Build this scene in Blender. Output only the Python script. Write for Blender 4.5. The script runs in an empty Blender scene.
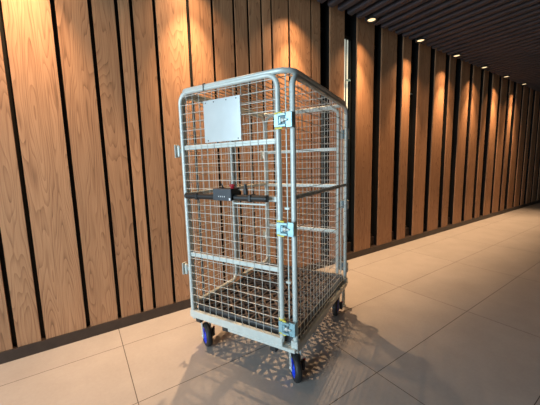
import bpy, math, random
from mathutils import Vector, Matrix
random.seed(7)
S = bpy.context.scene
C = S.collection

# ------------------------------------------------------------------ camera
F_PX = 284.1
PITCH, ROLL, YAW, CAM_H = .1258, -.0251, .5914, 1.238
fw = Vector((math.sin(YAW)*math.cos(PITCH), math.cos(YAW)*math.cos(PITCH), -math.sin(PITCH)))
r = Vector((math.cos(YAW), -math.sin(YAW), 0)); u = r.cross(fw)
r2 = math.cos(ROLL)*r + math.sin(ROLL)*u
u2 = -math.sin(ROLL)*r + math.cos(ROLL)*u
cam = bpy.data.cameras.new('camera'); cam.lens = F_PX/540*36; cam.sensor_width = 36; cam.clip_start = .02
co = bpy.data.objects.new('camera', cam); C.objects.link(co)
co.matrix_world = Matrix(((r2.x, u2.x, -fw.x, 0), (r2.y, u2.y, -fw.y, 0), (r2.z, u2.z, -fw.z, CAM_H), (0, 0, 0, 1)))
S.camera = co

# ------------------------------------------------------------------ materials
def nodes(name):
    m = bpy.data.materials.new(name); m.use_nodes = True
    nt = m.node_tree
    return m, nt, nt.nodes['Principled BSDF']

def simple(name, col, rough=.5, metal=0, spec=.5, var=0, scale=8):
    m, nt, b = nodes(name)
    b.inputs['Roughness'].default_value = rough
    b.inputs['Metallic'].default_value = metal
    b.inputs['Specular IOR Level'].default_value = spec
    tc = nt.nodes.new('ShaderNodeTexCoord'); n = nt.nodes.new('ShaderNodeTexNoise')
    n.inputs['Scale'].default_value = scale; n.inputs['Detail'].default_value = 4
    nt.links.new(tc.outputs['Object'], n.inputs['Vector'])
    cr = nt.nodes.new('ShaderNodeValToRGB')
    k = var
    cr.color_ramp.elements[0].position = .3; cr.color_ramp.elements[1].position = .7
    cr.color_ramp.elements[0].color = tuple(c*(1-k) for c in col)+(1,)
    cr.color_ramp.elements[1].color = tuple(min(1, c*(1+k)) for c in col)+(1,)
    nt.links.new(n.outputs['Fac'], cr.inputs['Fac']); nt.links.new(cr.outputs['Color'], b.inputs['Base Color'])
    return m

def emissive(name, col, s):
    m, nt, b = nodes(name)
    b.inputs['Base Color'].default_value = (*col, 1)
    b.inputs['Emission Color'].default_value = (*col, 1); b.inputs['Emission Strength'].default_value = s
    return m

def wood():
    m, nt, b = nodes('oak_cladding'); N = nt.nodes.new; L = nt.links.new
    tc = N('ShaderNodeTexCoord'); at = N('ShaderNodeAttribute'); at.attribute_name = 'plank'
    off = N('ShaderNodeVectorMath'); off.operation = 'SCALE'; off.inputs[0].default_value = (3.7, 11.3, 23.1)
    L(at.outputs['Fac'], off.inputs['Scale'])
    add = N('ShaderNodeVectorMath'); add.operation = 'ADD'
    L(tc.outputs['Object'], add.inputs[0]); L(off.outputs[0], add.inputs[1])
    mp = N('ShaderNodeMapping'); mp.inputs['Scale'].default_value = (7, 7, .75); L(add.outputs[0], mp.inputs['Vector'])
    n1 = N('ShaderNodeTexNoise'); n1.inputs['Scale'].default_value = 1; n1.inputs['Detail'].default_value = 2; n1.inputs['Roughness'].default_value = .45
    L(mp.outputs[0], n1.inputs['Vector'])
    mul = N('ShaderNodeMath'); mul.operation = 'MULTIPLY'; mul.inputs[1].default_value = 26; L(n1.outputs['Fac'], mul.inputs[0])
    fr = N('ShaderNodeMath'); fr.operation = 'FRACT'; L(mul.outputs[0], fr.inputs[0])
    cr = N('ShaderNodeValToRGB'); e = cr.color_ramp.elements
    e[0].position = 0; e[0].color = (.1, .1, .1, 1); e[1].position = .38; e[1].color = (.8, .8, .8, 1)
    e2 = e.new(.95); e2.color = (1, 1, 1, 1)
    e3 = e.new(1.0); e3.color = (.1, .1, .1, 1)
    L(fr.outputs[0], cr.inputs['Fac'])
    mp2 = N('ShaderNodeMapping'); mp2.inputs['Scale'].default_value = (160, 160, 5); L(add.outputs[0], mp2.inputs['Vector'])
    n2 = N('ShaderNodeTexNoise'); n2.inputs['Scale'].default_value = 1; n2.inputs['Detail'].default_value = 3; L(mp2.outputs[0], n2.inputs['Vector'])
    mp3 = N('ShaderNodeMapping'); mp3.inputs['Scale'].default_value = (30, 30, 1.2); L(add.outputs[0], mp3.inputs['Vector'])
    n3 = N('ShaderNodeTexNoise'); n3.inputs['Scale'].default_value = 1; n3.inputs['Detail'].default_value = 4; L(mp3.outputs[0], n3.inputs['Vector'])
    a1 = N('ShaderNodeMath'); a1.operation = 'MULTIPLY'; a1.inputs[1].default_value = .29; L(cr.outputs['Color'], a1.inputs[0])
    a2 = N('ShaderNodeMath'); a2.operation = 'MULTIPLY_ADD'; a2.inputs[1].default_value = .45; L(n2.outputs['Fac'], a2.inputs[0]); L(a1.outputs[0], a2.inputs[2])
    a3 = N('ShaderNodeMath'); a3.operation = 'MULTIPLY_ADD'; a3.inputs[1].default_value = .45; L(n3.outputs['Fac'], a3.inputs[0]); L(a2.outputs[0], a3.inputs[2])
    rp = N('ShaderNodeValToRGB'); q = rp.color_ramp.elements
    q[0].position = .28; q[0].color = (.10, .046, .022, 1); q[1].position = .80; q[1].color = (.47, .250, .130, 1)
    q2 = q.new(.53); q2.color = (.34, .170, .086, 1)
    L(a3.outputs[0], rp.inputs['Fac'])
    hs = N('ShaderNodeHueSaturation'); mr = N('ShaderNodeMapRange'); mr.inputs['To Min'].default_value = .84; mr.inputs['To Max'].default_value = 1.12
    L(at.outputs['Fac'], mr.inputs['Value']); L(mr.outputs[0], hs.inputs['Value']); L(rp.outputs['Color'], hs.inputs['Color'])
    L(hs.outputs['Color'], b.inputs['Base Color'])
    b.inputs['Roughness'].default_value = .55; b.inputs['Specular IOR Level'].default_value = .35
    bp = N('ShaderNodeBump'); bp.inputs['Strength'].default_value = .15; bp.inputs['Distance'].default_value = .002
    L(a3.outputs[0], bp.inputs['Height']); L(bp.outputs[0], b.inputs['Normal'])
    return m

def tile():
    m, nt, b = nodes('porcelain_floor_tile'); N = nt.nodes.new; L = nt.links.new
    tc = N('ShaderNodeTexCoord'); sp = N('ShaderNodeSeparateXYZ'); L(tc.outputs['Object'], sp.inputs[0])
    def M(op, a, bb=None):
        n = N('ShaderNodeMath'); n.operation = op
        if isinstance(a, (int, float)): n.inputs[0].default_value = a
        else: L(a, n.inputs[0])
        if bb is not None:
            if isinstance(bb, (int, float)): n.inputs[1].default_value = bb
            else: L(bb, n.inputs[1])
        return n.outputs[0]
    def dist(o, x0, p):
        t = M('DIVIDE', M('SUBTRACT', o, x0), p)
        cell = M('FLOOR', t)
        f = M('FRACT', t)
        return M('MULTIPLY', M('MINIMUM', f, M('SUBTRACT', 1.0, f)), p), cell
    dx, cx = dist(sp.outputs[0], .16, 1.215); dy, cy = dist(sp.outputs[1], .95, .605)
    joint = M('LESS_THAN', M('MINIMUM', dx, dy), .0022)
    n1 = N('ShaderNodeTexNoise'); n1.inputs['Scale'].default_value = 3.2; n1.inputs['Detail'].default_value = 6; n1.inputs['Roughness'].default_value = .6
    cmb = N('ShaderNodeCombineXYZ'); L(M('MULTIPLY', cx, 5.3), cmb.inputs[0]); L(M('MULTIPLY', cy, 7.7), cmb.inputs[1]); L(M('ADD', cx, cy), cmb.inputs[2])
    ad = N('ShaderNodeVectorMath'); ad.operation = 'ADD'; L(tc.outputs['Object'], ad.inputs[0]); L(cmb.outputs[0], ad.inputs[1])
    L(ad.outputs[0], n1.inputs['Vector'])
    n2 = N('ShaderNodeTexNoise'); n2.inputs['Scale'].default_value = 55; n2.inputs['Detail'].default_value = 4; L(tc.outputs['Object'], n2.inputs['Vector'])
    f = M('ADD', M('MULTIPLY', n1.outputs['Fac'], .75), M('MULTIPLY', n2.outputs['Fac'], .3))
    cr = N('ShaderNodeValToRGB'); e = cr.color_ramp.elements
    e[0].position = .3; e[0].color = (.335, .305, .285, 1); e[1].position = .75; e[1].color = (.415, .38, .36, 1)
    L(f, cr.inputs['Fac'])
    mx = N('ShaderNodeMix'); mx.data_type = 'RGBA'; L(joint, mx.inputs[0]); L(cr.outputs['Color'], mx.inputs[6]); mx.inputs[7].default_value = (.085, .07, .06, 1)
    L(mx.outputs[2], b.inputs['Base Color'])
    b.inputs['Roughness'].default_value = .5; b.inputs['Specular IOR Level'].default_value = .35
    bp = N('ShaderNodeBump'); bp.inputs['Strength'].default_value = .1; bp.inputs['Distance'].default_value = .002
    L(f, bp.inputs['Height']); L(bp.outputs[0], b.inputs['Normal'])
    return m

M_WOOD = wood(); M_TILE = tile()
M_BLACK = simple('black_backing', (.006, .0055, .005), .6, spec=.2, var=.2)
M_DARKGLASS = simple('dark_window_glass', (.004, .006, .006), .08, spec=.5, var=.1)
M_DARKFRAME = simple('dark_anodised_frame', (.016, .017, .016), .35, metal=.3, var=.1)
M_BASE = simple('brown_baseboard', (.042, .028, .022), .45, var=.15, scale=20)
M_SLAT = simple('dark_ceiling_slat', (.052, .050, .060), .5, spec=.3, var=.15, scale=6)
M_PLASTER = simple('pale_plaster', (.55, .54, .52), .9, var=.03)
M_WARM = simple('warm_brown_wall', (.30, .20, .13), .8, var=.05)
M_ZINC = simple('zinc_painted_steel', (.56, .61, .59), .42, metal=.2, spec=.5, var=.05, scale=30)
M_WIRE = simple('zinc_wire', (.52, .52, .48), .45, metal=.2, var=.08, scale=40)
M_LATCH = simple('bright_zinc_latch', (.30, .50, .57), .35, metal=.4, var=.12, scale=60)
M_RECESS = simple('latch_recess_shade', (.09, .15, .18), .45, metal=.4)  # latch colour darkened, shade of the recess put into the back plate
M_YELLOW = simple('yellow_plastic_collar', (.72, .62, .10), .45, var=.06, scale=50)
M_PLATE = simple('blank_steel_plate', (.58, .64, .66), .32, metal=.45, var=.05, scale=10)
M_RIVET = simple('dark_rivet', (.03, .03, .03), .5)
M_HANDLE = simple('black_foam_grip', (.012, .014, .016), .42, var=.1)
M_BOX = simple('charcoal_plastic_box', (.045, .055, .068), .35, var=.05)
M_BOXSIDE = simple('black_plastic', (.010, .010, .011), .5, var=.1)
M_RED = simple('red_push_button', (.42, .02, .035), .3, var=.05)
M_MARK = simple('white_print', (.75, .78, .8), .5)
M_DECK = simple('dark_brown_plastic_deck', (.10, .078, .068), .5, var=.35, scale=12)
M_DECKRIM = simple('dark_grey_deck_edge', (.045, .048, .052), .4, var=.15, scale=12)
M_TYRE = simple('black_rubber_tyre', (.016, .017, .019), .55, var=.15, scale=30)
M_BLUE = simple('blue_wheel_hub', (.005, .055, .68), .35, var=.08, scale=30)
M_LAMP = emissive('warm_lamp_lens', (1, .76, .42), 1.0)
M_WHITEMETAL = simple('dark_lamp_trim', (.03, .028, .026), .4)
M_OUTSIDE = emissive('pale_lit_room_beyond', (.62, .66, .56), .55)

# ------------------------------------------------------------------ mesh helpers
class MB:
    def __init__(s): s.v = []; s.f = []; s.a = []; s.m = []; s.sm = []
    def add(s, vs, fs, mi=0, a=0., smooth=False):
        b = len(s.v); s.v += [tuple(p) for p in vs]
        for f in fs: s.f.append(tuple(b+i for i in f)); s.a.append(a); s.m.append(mi); s.sm.append(smooth)
    def box(s, x0, x1, y0, y1, z0, z1, mi=0, a=0.):
        vs = [(x, y, z) for x in (x0, x1) for y in (y0, y1) for z in (z0, z1)]
        s.add(vs, [(0, 1, 3, 2), (4, 6, 7, 5), (0, 4, 5, 1), (2, 3, 7, 6), (0, 2, 6, 4), (1, 5, 7, 3)], mi, a)
    def bbox(s, x0, x1, y0, y1, z0, z1, b, mi=0):            # box with chamfered edges
        cx, cy, cz = (x0+x1)/2, (y0+y1)/2, (z0+z1)/2
        hx, hy, hz = (x1-x0)/2, (y1-y0)/2, (z1-z0)/2
        vs = []; idx = {}
        for sx in (-1, 1):
            for sy in (-1, 1):
                for sz in (-1, 1):
                    for k, d in enumerate(((0, b, b), (b, 0, b), (b, b, 0))):
                        idx[(sx, sy, sz, k)] = len(vs)
                        vs.append((cx+sx*(hx-d[0]), cy+sy*(hy-d[1]), cz+sz*(hz-d[2])))
        fs = []
        for sg in (-1, 1):
            fs.append(tuple(idx[(sg, p, q, 0)] for p, q in ((-1, -1), (1, -1), (1, 1), (-1, 1))))
            fs.append(tuple(idx[(p, sg, q, 1)] for p, q in ((-1, -1), (1, -1), (1, 1), (-1, 1))))
            fs.append(tuple(idx[(p, q, sg, 2)] for p, q in ((-1, -1), (1, -1), (1, 1), (-1, 1))))
        for p in (-1, 1):
            for q in (-1, 1):
                fs.append((idx[(p, q, -1, 0)], idx[(p, q, 1, 0)], idx[(p, q, 1, 1)], idx[(p, q, -1, 1)]))
                fs.append((idx[(p, -1, q, 0)], idx[(p, 1, q, 0)], idx[(p, 1, q, 2)], idx[(p, -1, q, 2)]))
                fs.append((idx[(-1, p, q, 1)], idx[(1, p, q, 1)], idx[(1, p, q, 2)], idx[(-1, p, q, 2)]))
                for w in (-1, 1): fs.append((idx[(p, q, w, 0)], idx[(p, q, w, 1)], idx[(p, q, w, 2)]))
        s.add(vs, fs, mi)
    def sweep(s, pts, rad, n=10, closed=False, mi=0, caps=True):
        pts = [Vector(p) for p in pts]; N = len(pts); T = []
        for i in range(N):
            if closed: t = pts[(i+1) % N]-pts[i-1]
            elif i == 0: t = pts[1]-pts[0]
            elif i == N-1: t = pts[-1]-pts[-2]
            else: t = (pts[i+1]-pts[i]).normalized()+(pts[i]-pts[i-1]).normalized()
            T.append(t.normalized())
        ref = Vector((0, 0, 1)) if abs(T[0].z) < .9 else Vector((1, 0, 0))
        X = T[0].cross(ref).normalized(); vs = []
        for i in range(N):
            X = (X-T[i]*X.dot(T[i])).normalized(); Y = T[i].cross(X)
            for k in range(n):
                a = 2*math.pi*(k+.5)/n; vs.append(pts[i]+(X*math.cos(a)+Y*math.sin(a))*rad)
        fs = []
        for i in range(N if closed else N-1):
            j = (i+1) % N
            for k in range(n):
                l = (k+1) % n; fs.append((i*n+k, i*n+l, j*n+l, j*n+k))
        s.add(vs, fs, mi, 0, n > 6)
        if not closed and caps:
            s.add(vs[:n], [tuple(range(n))[::-1]], mi); s.add(vs[-n:], [tuple(range(n))], mi)
    def rod(s, a, b, rad, n=6, mi=0): s.sweep([a, b], rad, n, mi=mi)
    def lathe(s, prof, axis, c, n=24, mi=0):                # prof: (radius, height along axis)
        c = Vector(c); ax = Vector(axis).normalized()
        ref = Vector((0, 0, 1)) if abs(ax.z) < .9 else Vector((1, 0, 0))
        X = ax.cross(ref).normalized(); Y = ax.cross(X); vs = []; fs = []
        for (rr, h) in prof:
            for k in range(n):
                a = 2*math.pi*k/n; vs.append(c+ax*h+(X*math.cos(a)+Y*math.sin(a))*rr)
        for i in range(len(prof)-1):
            for k in range(n):
                l = (k+1) % n; fs.append((i*n+k, i*n+l, (i+1)*n+l, (i+1)*n+k))
        s.add(vs, fs, mi, 0, True)
    def build(s, name, mats, parent=None, loc=None):
        me = bpy.data.meshes.new(name); me.from_pydata(s.v, [], s.f)
        mats = mats if isinstance(mats, (list, tuple)) else [mats]
        for m in mats: me.materials.append(m)
        me.polygons.foreach_set('material_index', s.m); me.polygons.foreach_set('use_smooth', s.sm)
        at = me.attributes.new('plank', 'FLOAT', 'FACE'); at.data.foreach_set('value', s.a)
        import bmesh
        bm = bmesh.new(); bm.from_mesh(me); bmesh.ops.recalc_face_normals(bm, faces=bm.faces); bm.to_mesh(me); bm.free()
        o = bpy.data.objects.new(name, me); C.objects.link(o)
        if parent: o.parent = parent
        if loc: o.location = loc
        return o

def round_poly(pts, rads, closed=False, n=6):
    """polyline with rounded corners"""
    pts = [Vector(p) for p in pts]; out = []; N = len(pts)
    for i, p in enumerate(pts):
        rr = rads[i] if isinstance(rads, (list, tuple)) else rads
        if (not closed and i in (0, N-1)) or rr == 0: out.append(p); continue
        a = (pts[i-1]-p).normalized(); b = (pts[(i+1) % N]-p).normalized()
        for k in range(n+1):
            t = k/n*math.pi/2
            out.append(p + a*rr*(1-math.sin(t)) + b*rr*(1-math.cos(t)))
    return out

def struct(o, label=None):
    o['kind'] = 'structure'
    if label: o['label'] = label
    return o

# ------------------------------------------------------------------ room shell
WY = 2.43; CZ = 2.89; XL, XR, YF = -3.6, 13.0, -4.2
fl = MB(); fl.box(XL, XR, YF, WY+.25, -.05, 0); struct(fl.build('floor', M_TILE), 'large beige stone-look floor tiles')

# cladding: narrow and wide oak planks with black shadow gaps
seams = [.342, .440, .605, .870, 1.085, 1.292, 1.44, 1.588, 1.705, 1.918, 2.062, 2.222, 2.352]
GAP = .026
wall = MB()
left = [.342]; pat = [.165, .21, .265, .15, .11, .165, .22, .145]; k = 0
while left[-1] > XL+.3: left.append(left[-1]-pat[k % len(pat)]); k += 1
allseams = left[::-1]+seams[1:]
allseams[0] = XL
for i in range(len(allseams)-1):
    a, b = allseams[i], allseams[i+1]
    ga = GAP/2; gb = GAP/2
    if abs(a-2.062) < .001: ga = .003
    if abs(b-2.062) < .001: gb = .003
    if b == allseams[-1]: gb = 0
    wall.box(a+ga, b-gb, WY, WY+.014, .078, CZ+.2, 0, random.random()); wall.box(a+ga+.001, b-gb-.001, WY+.014, WY+.03, .078, CZ+.2, 1)
wall.box(XL, XR, WY+.15, WY+.22, 0, CZ+.3, 1)
wall.box(XL, 2.352, WY+.03, WY+.15, 0, CZ+.3, 1)
struct(wall.build('wall_back', [M_WOOD, M_BLACK]), 'oak plank cladding of uneven widths with black shadow gaps')

# separate timber uprights with dark recesses between, to the right of the cladding
cols = [(2.508, 2.742), (2.972, 3.300), (3.465, 3.800), (3.956, 4.157), (4.369, 4.69), (4.85, 5.17), (5.33, 5.53), (5.76, 6.08), (6.24, 6.56), (6.72, 6.92),
        (7.15, 7.47), (7.63, 7.95), (8.11, 8.31), (8.54, 8.86), (9.02, 9.34), (9.5, 9.7), (9.93, 10.25), (10.41, 10.73), (10.89, 11.09), (11.32, 11.64), (11.8, 12.12), (12.28, 12.5), (12.7, 13.0)]
for i, (a, b) in enumerate(cols):
    m = MB(); m.box(a, b, WY, WY+.016, .078, CZ+.2, 0, random.random()); m.box(a+.002, b-.002, WY+.016, WY+.13, .078, CZ+.2, 1); struct(m.build('trim_%d' % (i+1), [M_WOOD, M_BLACK]))
# dark glazing in the recesses
edges = [2.352]+[v for c in cols for v in c]
for i in range(len(cols)):
    a, b = edges[2*i], edges[2*i+1]
    m = MB()
    m.box(a, a+.018, WY+.09, WY+.125, .2, 2.80); m.box(b-.018, b, WY+.09, WY+.125, .2, 2.80)
    m.box(a+(b-a)*.62, a+(b-a)*.62+.012, WY+.10, WY+.125, .2, 2.80)
    m.box(a+.018, b-.018, WY+.09, WY+.125, .2, .235); m.box(a+.018, b-.018, WY+.09, WY+.125, 2.765, 2.80)
    w = struct(m.build('window_%d' % (i+1), M_DARKFRAME))
    g = MB(); g.box(a+.018, b-.018, WY+.126, WY+.132, .235, 2.765); g.build('pane', M_DARKGLASS, w)
    if i == 1:
        q = MB(); q.box(2.868, 2.932, WY+.108, WY+.1255, .3, 2.80)
        o = q.build('lit_gap', M_OUTSIDE, w); o['label'] = 'narrow pale strip of the lit room beyond'
        q = MB(); q.bbox(2.868, 2.948, WY+.074, WY+.086, 2.272, 2.292, .004); q.box(2.93, 2.944, WY+.084, WY+.125, 2.274, 2.290)
        o = q.build('window_handle', M_LATCH, w); o['label'] = 'small pale lever handle'
    if i == 4:
        q = MB(); q.bbox(4.275, 4.355, WY+.074, WY+.086, 2.272, 2.292, .004); q.box(4.335, 4.35, WY+.084, WY+.125, 2.274, 2.290); o = q.build('window_handle', M_LATCH, w); o['label'] = 'small pale lever handle'
    # plinth at the foot of each recess
    s_ = MB(); s_.box(a, b, WY+.06, WY+.15, .078, .2); s_.build('window_sill', M_BASE, w)
bb = MB(); bb.box(XL, XR, WY-.012, WY+.06, 0, .078); struct(bb.build('baseboard_back', M_BASE), 'dark brown skirting under the timber wall')

# slatted ceiling
ce = MB(); ce.box(XL, XR, YF, WY+.25, CZ+.26, CZ+.32)
ceil = struct(ce.build('ceiling', M_BLACK), 'dark ceiling with slats hung below it')
sl = MB(); x = 2.935-.1515*43
def slat(x):
    w = .082; hgt = .075; c = .012
    prof = [(x, CZ+hgt), (x, CZ+c), (x+c, CZ), (x+w-c, CZ), (x+w, CZ+c), (x+w, CZ+hgt)]
    vs = [(px, yy, pz) for yy in (YF, WY-.135) for px, pz in prof]; n = 6
    sl.add(vs, [(i, (i+1) % n, n+(i+1) % n, n+i) for i in range(n)]+[tuple(range(n)), tuple(range(n, 2*n))])
while x < XR-.1:
    if x > XL: slat(x)
    x += .1515
sl.build('slats', M_SLAT, ceil)

# the other walls, out of the picture: a glazed front on the left lets the daylight in
w = MB(); w.box(XL-.15, XL, YF, -1.7, 0, CZ+.3); w.box(XL-.15, XL, 2.0, WY+.25, 0, CZ+.3)
w.box(XL-.15, XL, -1.7, 2.0, 2.75, CZ+.3)
w.box(XL-.15, XL, -1.7, 2.0, 0, .12)
struct(w.build('wall_left', M_PLASTER))
w = MB()
for yy in (-1.7, -.4, .8, 1.94): w.box(XL-.1, XL-.04, yy, yy+.06, .12, 2.75)
struct(w.build('window_30', M_DARKFRAME))
w = MB(); w.box(XR, XR+.15, YF, WY+.25, 0, CZ+.3); struct(w.build('wall_right', M_WARM))
w = MB(); w.box(XL, XR, YF-.15, YF, 0, CZ+.3); struct(w.build('wall_front', M_WARM))

# ------------------------------------------------------------------ downlights
def lamp(x, y, z=CZ, label=''):
    t = bpy.data.objects.new('downlight', None); C.objects.link(t); t.location = (x, y, z); t['label'] = label; t['category'] = 'ceiling light'
    t['group'] = 'ceiling downlights along the timber wall'
    m = MB(); m.lathe([(.044, .06), (.046, -.004), (.052, -.012), (.064, -.014), (.066, -.008), (.060, -.002), (.058, .07)], (0, 0, 1), (0, 0, 0), 28)
    m.build('trim_ring', M_WHITEMETAL, t)
    m = MB(); m.lathe([(.0001, -.008), (.030, -.007), (.043, -.002), (.044, .004), (.0001, .006)], (0, 0, 1), (0, 0, 0), 28)
    m.build('lens', M_LAMP, t)
    return t
def spot(name, x, y, z, power, size, blend, aim=(0, 0), col=(1, .63, .34), soft=.013):
    l = bpy.data.lights.new(name, 'SPOT'); l.energy = power; l.color = col; l.spot_size = math.radians(size); l.spot_blend = blend; l.shadow_soft_size = soft
    o = bpy.data.objects.new(name, l); C.objects.link(o); o.location = (x, y, z)
    d = Vector((aim[0], aim[1], -1)); o.rotation_euler = d.to_track_quat('-Z', 'Y').to_euler()
LY = 2.232
def fitting(x, label):
    lamp(x, LY, label=label)
    spot('downlight_beam', x, LY, CZ-.022, 205, 58, 1)
    spot('downlight_spill', x, LY, CZ-.022, 28, 108, 1)
for x, lb in ((-.198, 'round ceiling downlight over the left end of the timber wall'), (.859, 'round ceiling downlight above the wide planks left of the trolley'),
              (1.916, 'round ceiling downlight above the planks right behind the trolley'), (2.973, 'round ceiling downlight glowing above the first wide upright right of the trolley'),
              (4.030, 'round ceiling downlight above the narrow upright, next after the nearest glowing one'), (5.087, 'round ceiling downlight third along the slatted ceiling'),
              (6.144, 'small round downlight fourth along the slatted ceiling'), (7.201, 'tiny round downlight fifth along the slatted ceiling'),
              (8.258, 'tiny round downlight sixth along, farthest from the trolley')):
    fitting(x, lb)

# ------------------------------------------------------------------ the roll cage
W, D = .7444, .9689
A = -1.1191
cage = bpy.data.objects.new('roll_cage_trolley', None); C.objects.link(cage)
ex = Vector((math.cos(A), math.sin(A), 0)); ey = Vector((-math.sin(A), math.cos(A), 0))
NR = Vector((.9026, 1.126, 0))
cage.location = NR - ex*W/2 + ey*D/2; cage.rotation_euler = (0, 0, A)
cage['label'] = 'tall pale zinc wire-mesh roll cage trolley on blue-hubbed castors'; cage['category'] = 'trolley'
X0, X1, Y0, Y1 = -W/2, W/2, -D/2, D/2
TR = .0145; ZT = 1.70; ZB = .25
def part(mb, name, mats, parent=cage, label=None):
    o = mb.build(name, mats, parent)
    if label: o['label'] = label
    return o
def wires_xz(mb, xa, xb, za, zb, y, px=.05, pz=.05, rad=.0019, x_first=None, z_first=None):
    x = (xa+px) if x_first is None else x_first
    while x < xb-.012: mb.rod((x, y+rad, za), (x, y+rad, zb), rad, 5); x += px
    z = (za+pz) if z_first is None else z_first
    while z < zb-.012: mb.rod((xa, y-rad, z), (xb, y-rad, z), rad, 5); z += pz
def wires_yz(mb, ya, yb, za, zb, x, sgn=1, p=.05, rad=.0019):
    y = ya+p
    while y < yb-.012: mb.rod((x-sgn*rad, y, za), (x-sgn*rad, y, zb), rad, 5); y += p
    z = za+p
    while z < zb-.012: mb.rod((x+sgn*rad, ya, z), (x+sgn*rad, yb, z), rad, 5); z += p

# roof: rounded tube rectangle carrying a wire lid
m = MB(); m.sweep(round_poly([(X0-.005, Y0-.018, ZT), (X1, Y0-.018, ZT), (X1, Y1+.018, ZT), (X0-.005, Y1+.018, ZT)], .075, True), TR, 10, True)
roof = part(m, 'roof_frame', M_ZINC)
m = MB(); x = X0+.045
while x < X1-.02: m.rod((x, Y0-.01, ZT-.003), (x, Y1+.01, ZT-.003), .0027, 5); x += .05
y = Y0+.05
while y < Y1-.02: m.rod((X0, y, ZT-.008), (X1, y, ZT-.008), .0023, 5); y += .19
part(m, 'roof_mesh', M_WIRE, roof)
m = MB(); hx = X0+.205; m.sweep(round_poly([(hx, Y0-.036, ZT-.026), (hx, Y0-.036, ZT+.010), (hx+.016, Y0-.036, ZT+.010)], .004, False, 3), .0028, 6)
part(m, 'wire_hook', M_RIVET, roof, 'small black hook')

# right side panel
m = MB(); m.sweep(round_poly([(X1, Y0, ZB+.01), (X1, Y0, ZT-.022), (X1, Y1, ZT-.022), (X1, Y1, ZB+.01)], .06), TR, 10)
rp = part(m, 'side_panel', M_ZINC)
m = MB(); m.bbox(X1-.008, X1+.004, Y0+TR, Y1-TR, 1.065, 1.090, .003); part(m, 'side_rail', M_ZINC, rp)
m = MB(); wires_yz(m, Y0+.004, Y1-.004, ZB+.02, ZT-.03, X1+.008); part(m, 'wire_mesh', M_WIRE, rp)

# left side panel: two tall hoops side by side
m = MB()
for a, b in ((Y0, -.016), (.016, Y1)):
    m.sweep(round_poly([(X0, a, .345), (X0, a, ZT-.022), (X0, b, ZT-.022), (X0, b, .345)], .06, True), TR, 10, True)
m.rod((X0, Y0, ZB+.01), (X0, Y0, .42), TR, 10); m.rod((X0, Y1, ZB+.01), (X0, Y1, .42), TR, 10)
lp = part(m, 'side_panel', M_ZINC)
m = MB(); m.bbox(X0-.006, X0+.006, Y0+TR, -.016-TR, 1.065, 1.090, .003); m.bbox(X0-.006, X0+.006, .016+TR, Y1-TR, 1.065, 1.090, .003)
part(m, 'side_rail', M_ZINC, lp)
m = MB(); wires_yz(m, Y0+.004, Y1-.004, .35, ZT-.03, X0-.008, -1); part(m, 'wire_mesh', M_WIRE, lp)

# gates
GX0, GX1 = X1-.741, X1-.070
def gate(y, sgn):
    """sgn -1: front gate, +1: rear gate"""
    yy = y+sgn*.022; zb = .288; zt = 1.688
    m = MB(); m.sweep(round_poly([(GX0, yy, zb), (GX0, yy, zt), (GX1, yy, zt), (GX1, yy, zb)], .062), .0135, 10)
    g = part(m, 'gate', M_ZINC)
    m = MB(); m.bbox(GX0-.015, GX1+.006, yy-.016, yy+.012, .260, .308, .003)
    part(m, 'bottom_rail', M_ZINC, g)
    for z in (1.365, 1.068, .688):
        m = MB(); m.bbox(GX0+.012, GX1-.012, yy+(-.001 if sgn < 0 else -.011), yy+(.011 if sgn < 0 else .001), z-.014, z+.014, .003)
        part(m, 'cross_rail', M_ZINC, g)
    m = MB()
    wires_xz(m, GX0+.006, GX1-.006, .305, zt-.004, yy-.004 if sgn < 0 else yy+.004, x_first=GX0+.052, z_first=.365)
    part(m, 'wire_mesh', M_WIRE, g)
    for z in (1.347, .586):                                   # hinge knuckles beyond the left post
        m = MB(); s_ = z
        m.bbox(X0-.050, X0-.043, yy-.024, yy+.012, z-.040, z+.040, .002)
        m.bbox(X0-.043, X0-.010, yy-.006, yy+.002, z-.012, z+.012, .002)
        m.rod((X0-.024, yy-.010, z-.033), (X0-.024, yy-.010, z+.033), .009, 10)
        part(m, 'hinge', M_ZINC, g)
    return g, yy
gf, yf = gate(Y0, -1)
gb, yb = gate(Y1, 1)

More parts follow.
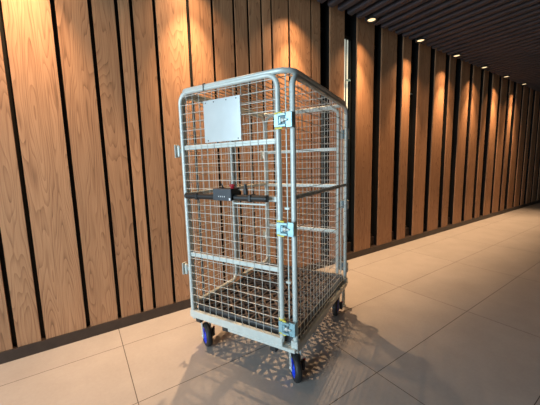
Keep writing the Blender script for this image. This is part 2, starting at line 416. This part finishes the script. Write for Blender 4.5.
# latches between gate and right corner post
def latch(yy, sgn, z0, z1, yellow=True):
    xa, xb = GX1, X1
    yo = yy+sgn*.016
    m = MB()
    # clip on the post, clip on the gate, pressed back plate, raised lever
    m.bbox(xb-.018, xb+.017, min(yo, yo+sgn*.006), max(yo, yo+sgn*.006), z0, z1, .002)
    m.bbox(xb+.011, xb+.017, min(yo, yo-sgn*.036), max(yo, yo-sgn*.036), z0, z1, .002)
    m.bbox(xa-.012, xa+.014, min(yo, yo+sgn*.005), max(yo, yo+sgn*.005), z0+.006, z1-.006, .002)
    m.bbox(xa+.012, xb-.016, min(yo-sgn*.004, yo), max(yo-sgn*.004, yo), z0+.004, z1-.004, .0015, 1)
    m.bbox(xa+.018, xa+.028, min(yo, yo+sgn*.010), max(yo, yo+sgn*.010), z0+.020, z1-.020, .002, 0)
    m.bbox(xa+.012, xb-.016, min(yo, yo+sgn*.012), max(yo, yo+sgn*.012), z1-.016, z1-.004, .002)
    m.bbox(xa+.012, xb-.016, min(yo, yo+sgn*.012), max(yo, yo+sgn*.012), z0+.004, z0+.016, .002)
    o = part(m, 'latch', [M_LATCH if yellow else M_ZINC, M_RECESS])
    m = MB(); zc = (z0+z1)/2; xc = (xa+xb)/2
    m.lathe([(.0001, sgn*.016), (.009, sgn*.016), (.011, sgn*.013), (.011, 0)], (0, 1, 0), (xc+.004, yo, zc), 14)
    m.bbox(xc+.004, xc+.030, min(yo+sgn*.006, yo+sgn*.014), max(yo+sgn*.006, yo+sgn*.014), zc-.005, zc+.005, .002)
    part(m, 'latch_lever', M_ZINC, o)
    if yellow:
        for z in (z0-.004, z1-.004):
            m = MB(); m.lathe([(.0138, 0), (.0170, 0), (.0170, .008), (.0138, .008)], (0, 0, 1), (xa, yy, z), 16)
            m.bbox(xa+.012, xa+.034, yo-.007, yo+.001, z-.001, z+.008, .002)
            k_ = part(m, 'collar', M_YELLOW, o, 'yellow plastic collar')
for z0, z1 in ((1.424, 1.497), (.883, .957), (.340, .416)): latch(yf, -1, z0, z1)
for z0, z1 in ((1.440, 1.520), (.878, .950), (.345, .425)): latch(yb, 1, z0, z1, False)
m = MB()                                                     # drop rod of the latches, in the slot beside the corner post
m.rod((X1-.036, Y0+.0, .33), (X1-.036, Y0+.0, ZT-.012), .0035, 8)
for z in (.62, 1.02): m.bbox(X1-.052, X1-.024, Y0-.006, Y0+.010, z-.006, z+.006, .002)
part(m, 'drop_rod', M_ZINC)
m = MB(); m.rod((X1-.036, Y1, .33), (X1-.036, Y1, ZT-.012), .0035, 8); part(m, 'drop_rod', M_ZINC)

# blank plate riveted to the front gate
m = MB(); px0, px1 = X1-.547, X1-.288; yp = yf-.010
m.bbox(px0, px1, yp-.003, yp, 1.383, 1.617, .001)
pl = part(m, 'sign_plate', M_PLATE, cage, 'blank pale grey steel plate')
for rx, rz in ((.07, 1.604), (.30, 1.604), (.64, 1.604), (.90, 1.604), (.10, 1.394), (.92, 1.394)):
    m = MB(); m.lathe([(.0001, .002), (.003, .0015), (.004, 0)], (0, -1, 0), (px0+(px1-px0)*rx, yp-.003, rz), 10)
    part(m, 'rivet', M_RIVET, pl)

# black push bar with powered control box
yh = yf-.040; hz = 1.074
m = MB(); m.rod((X1-.694, yh, hz), (X1-.118, yh, hz), .0175, 16)
for xx in (X1-.696, X1-.119): m.lathe([(.0001, -.003), (.014, -.003), (.0185, 0), (.0185, .012), (.0175, .014)], (1 if xx < X1-.5 else -1, 0, 0), (xx, yh, hz), 16)
hb = part(m, 'push_handle', M_HANDLE, cage, 'black padded push bar')
m = MB(); bx0, bx1 = X1-.455, X1-.327; by0, by1 = yf-.073, yf+.010; bz0, bz1 = 1.058, 1.124
m.bbox(bx0, bx1, by0+.004, by1, bz0, bz1, .003, 1)
m.bbox(bx0, bx1, by0, by0+.006, bz0, bz1, .0025, 0)
# four small printed characters and a white square on the front face
for i in range(4):
    cx = bx0+.040+i*.0130; z = bz0+.020; yq = by0-.0006
    m.box(cx, cx+.0055, yq, yq+.001, z, z+.0018, 2); m.box(cx, cx+.0018, yq, yq+.001, z, z+.0065, 2); m.box(cx, cx+.0055, yq, yq+.001, z+.0047, z+.0065, 2)
    if i % 2: m.box(cx+.0037, cx+.0055, yq, yq+.001, z, z+.0065, 2)
m.box(bx1-.015, bx1-.005, by0-.0008, by0+.001, bz0+.003, bz0+.016, 2)
part(m, 'control_box', [M_BOX, M_BOXSIDE, M_MARK], hb, 'charcoal control box with white marks')
m = MB(); m.lathe([(.0105, 0), (.0105, .010), (.0155, .012), (.0165, .019), (.012, .024), (.0001, .025)], (0, 0, 1), (bx1-.012, by0+.030, bz1), 18)
part(m, 'stop_button', M_RED, hb, 'round red push button')
m = MB(); m.lathe([(.009, 0), (.009, .006), (.005, .008), (.005, .012)], (0, 0, 1), (bx0+.047, by0+.030, bz1), 14)
m.rod((bx0+.047, by0+.030, bz1+.01), (bx0+.041, by0+.030, bz1+.026), .004, 8)
part(m, 'toggle_switch', M_HANDLE, hb)
for xx in (X1-.22, X1-.60):
    m = MB(); m.bbox(xx-.010, xx+.010, yh-.020, yf-.004, hz-.020, hz+.020, .004); part(m, 'clamp', M_HANDLE, hb)
m = MB(); m.bbox(X1-.286, X1-.262, yf-.020, yf-.002, hz+.012, hz+.050, .004)
m.rod((X1-.274, yf-.012, hz+.045), (X1-.274, yf-.012, hz+.072), .009, 10); part(m, 'locking_pin', M_HANDLE, hb)
m = MB(); m.bbox(X1-.36, X1-.14, yf-.018, yf-.010, hz-.040, hz-.030, .003); part(m, 'bracket_strip', M_ZINC, hb)

# base frame
m = MB()
m.bbox(X1-.440, X1+.012, Y0-.040, Y0-.006, .243, .262, .003)      # lower front beam
m.bbox(X0-.012, X1+.012, Y0-.004, Y0+.030, .240, .262, .003)
m.bbox(X0-.012, X1+.012, Y1-.030, Y1+.012, .236, .262, .003)
m.bbox(X1-.006, X1+.018, Y0-.012, Y1+.016, .230, .270, .003)     # right
m.bbox(X0-.018, X0+.006, Y0-.012, Y1+.016, .230, .270, .003)
m.bbox(-.02, .02, Y0+.03, Y1-.03, .222, .258, .003)
bf = part(m, 'base_frame', M_ZINC)
for xx, yy in ((X1, Y0), (X1, Y1), (X0, Y0), (X0, Y1)):
    m = MB(); m.bbox(xx-.020, xx+.020, yy-.020, yy+.020, .255, .30, .003); part(m, 'corner_socket', M_ZINC, bf)
for xx, yy in ((X1-.125, Y0-.018), (X1-.49, Y0+.010), (X0+.03, Y0+.010)):
    m = MB(); m.bbox(xx-.022, xx+.022, yy-.020, yy+.020, .212, .245, .005); part(m, 'rubber_bumper', M_TYRE, bf)

# deck: open diagonal lattice with a raised rim
m = MB(); zt = .325; zb_ = .270
dx0, dx1, dy0, dy1 = X0+.018, X1-.018, Y0+.020, Y1-.020
def bar(ax, ay, bx_, by_, w, z0, z1):
    d = Vector((bx_-ax, by_-ay, 0)).normalized(); n = Vector((-d.y, d.x, 0))*w/2
    a = Vector((ax, ay, 0)); b = Vector((bx_, by_, 0)); vs = []
    for z in (z0, z1):
        for p in (a+n, b+n, b-n, a-n): vs.append((p.x, p.y, z))
    m.add(vs, [(0, 3, 2, 1), (4, 5, 6, 7), (0, 1, 5, 4), (1, 2, 6, 5), (2, 3, 7, 6), (3, 0, 4, 7)])
nx, ny = 7, 9; cx_, cy_ = (dx1-dx0)/nx, (dy1-dy0)/ny
for i in range(1, nx): bar(dx0+i*cx_, dy0, dx0+i*cx_, dy1, .012, zb_, zt-.002)
for j in range(1, ny): bar(dx0, dy0+j*cy_, dx1, dy0+j*cy_, .012, zb_, zt-.003)
for i in range(nx):
    for j in range(ny):
        xa, ya = dx0+i*cx_, dy0+j*cy_
        bar(xa, ya, xa+cx_, ya+cy_, .009, zb_, zt-.004); bar(xa+cx_, ya, xa, ya+cy_, .009, zb_, zt-.005)
        m.lathe([(.0001, zt-.001), (.011, zt-.001), (.011, zb_)], (0, 0, 1), (xa+cx_/2, ya+cy_/2, 0), 8)
dk = part(m, 'deck', M_DECK, cage, 'dark brown openwork plastic deck')
m = MB(); m.sweep(round_poly([(dx0, dy0, .318), (dx1, dy0, .318), (dx1, dy1, .318), (dx0, dy1, .318)], .02, True, 3), .013, 10, True)
for xx in (dx0, dx1): m.box(xx-.006, xx+.006, dy0, dy1, .262, .325)
for yy in (dy0, dy1): m.box(dx0, dx1, yy-.006, yy+.006, .262, .325)
part(m, 'deck_rim', M_DECKRIM, dk)

# castors
def caster(x, y, head, face=1, brake=True):
    """head: local heading of the wheel plane; x,y wheel centre"""
    d = Vector((math.sin(head), math.cos(head), 0)); n = Vector((d.y, -d.x, 0)); R = .081
    c = Vector((x, y, R))
    sv = c - d*.030*face                                       # swivel axis, offset from the wheel
    m = MB()
    m.bbox(sv.x-.045, sv.x+.045, sv.y-.045, sv.y+.045, .224, .240, .002)
    m.lathe([(.0001, .226), (.034, .226), (.037, .206), (.026, .186), (.0001, .182)], (0, 0, 1), (sv.x, sv.y, 0), 20)
    for s_ in (-1, 1):
        o_ = n*s_*.029; t = n*.0025
        pts = [sv+d*-.022, sv+d*.022, c+d*.014, c-d*.014]; zs = [.190, .190, .066, .066]
        vs = [Vector((p.x, p.y, z))+o_+k*t for k in (-1, 1) for p, z in zip(pts, zs)]
        m.add(vs, [(0, 1, 2, 3), (4, 7, 6, 5), (0, 4, 5, 1), (1, 5, 6, 2), (2, 6, 7, 3), (3, 7, 4, 0)])
        m.lathe([(.0001, .037), (.008, .037), (.008, .024)], n*s_, c, 10)
    vs = []
    p4 = [sv-d*.022-n*.0315, sv+d*.022-n*.0315, sv+d*.022+n*.0315, sv-d*.022+n*.0315]
    vs = [(p.x, p.y, z) for z in (.184, .192) for p in p4]
    m.add(vs, [(0, 1, 2, 3), (4, 7, 6, 5), (0, 4, 5, 1), (1, 5, 6, 2), (2, 6, 7, 3), (3, 7, 4, 0)])
    o = part(m, 'caster', M_ZINC)
    m = MB()
    m.lathe([(.056, -.019), (.070, -.020), (.078, -.014), (R, -.006), (R, .006), (.078, .014), (.070, .020), (.056, .019)], n, c, 36)
    part(m, 'tyre', M_TYRE, o, 'black rubber tyre')
    m = MB()
    m.lathe([(.057, -.0175), (.050, -.0175), (.046, -.006), (.020, -.006), (.018, -.018), (.0001, -.018)], n, c, 36)
    m.lathe([(.057, .0175), (.050, .0175), (.046, .006), (.020, .006), (.018, .018), (.0001, .018)], n, c, 36)
    for k in range(6):
        a = k*math.pi/3; rv = d*math.cos(a)+Vector((0, 0, 1))*math.sin(a); tv = n.cross(rv)*.0035
        for s_ in (-1, 1):
            vs = []
            for q in (.018, .048):
                for h_ in (.005, .0145): vs += [c+rv*q+n*s_*h_+tv, c+rv*q+n*s_*h_-tv]
            m.add(vs, [(0, 1, 3, 2), (4, 6, 7, 5), (0, 2, 6, 4), (1, 5, 7, 3), (2, 3, 7, 6)])
    part(m, 'wheel_hub', M_BLUE, o, 'bright blue wheel hub')
    m = MB(); bc = c+n*.040+Vector((0, 0, .018))
    m.bbox(bc.x-.010, bc.x+.014, bc.y-.012, bc.y+.012, .060, .118, .004)
    bq = bc+n*.012; m.rod((bc.x, bc.y, .10), (bq.x, bq.y, .122), .007, 8)
    m.lathe([(.0001, .002), (.007, .0), (.007, -.008)], (0, 0, 1), (bq.x, bq.y, .126), 8, 1)
    part(m, 'brake_pedal', [M_BOXSIDE, M_RED], o, 'black brake pedal with a red tip')
    return o
def loc_of(wx, wy):
    p = Vector((wx, wy, 0))-cage.location; return (p.x*math.cos(-A)-p.y*math.sin(-A), p.x*math.sin(-A)+p.y*math.cos(-A))
def head_local(az): return math.radians(az)+A              # azimuth from +Y toward +X, into the cage frame
caster(X1-.036, Y0+.070, head_local(24), face=-1)
caster(X0+.022, Y0+.074, head_local(6), face=-1)
caster(X1-.050, Y1-.085, head_local(54), face=-1)
caster(X0+.060, Y1-.085, head_local(40), face=-1)
# prop foot at the rear right corner
m = MB(); fx, fy = loc_of(1.845, 1.625)
m.bbox(fx-.012, fx+.012, fy-.012, fy+.012, .012, .214, .002); m.bbox(fx-.02, fx+.02, fy-.02, fy+.02, 0, .014, .003)
m.bbox(fx-.014, X1 if X1 > fx else fx+.014, Y1, fy+.014, .212, .226, .002)
part(m, 'prop_foot', M_ZINC, bf)

# ------------------------------------------------------------------ daylight
l = bpy.data.lights.new('window_daylight', 'AREA'); l.shape = 'RECTANGLE'; l.size = 3.7; l.size_y = 2.6; l.energy = 270; l.color = (.70, .90, 1)
o = bpy.data.objects.new('window_daylight', l); C.objects.link(o); o.location = (XL-.25, .15, 1.45); o.rotation_euler = (0, math.radians(-90), 0)
wd = bpy.data.worlds.new('sky'); S.world = wd; wd.use_nodes = True
nt = wd.node_tree; bg = nt.nodes['Background']; bg.inputs['Color'].default_value = (.62, .80, 1, 1); bg.inputs['Strength'].default_value = 1.0

S.view_settings.view_transform = 'Standard'; S.view_settings.look = 'None'; S.view_settings.gamma = 1; S.view_settings.exposure = .5
S.view_settings.use_curve_mapping = False
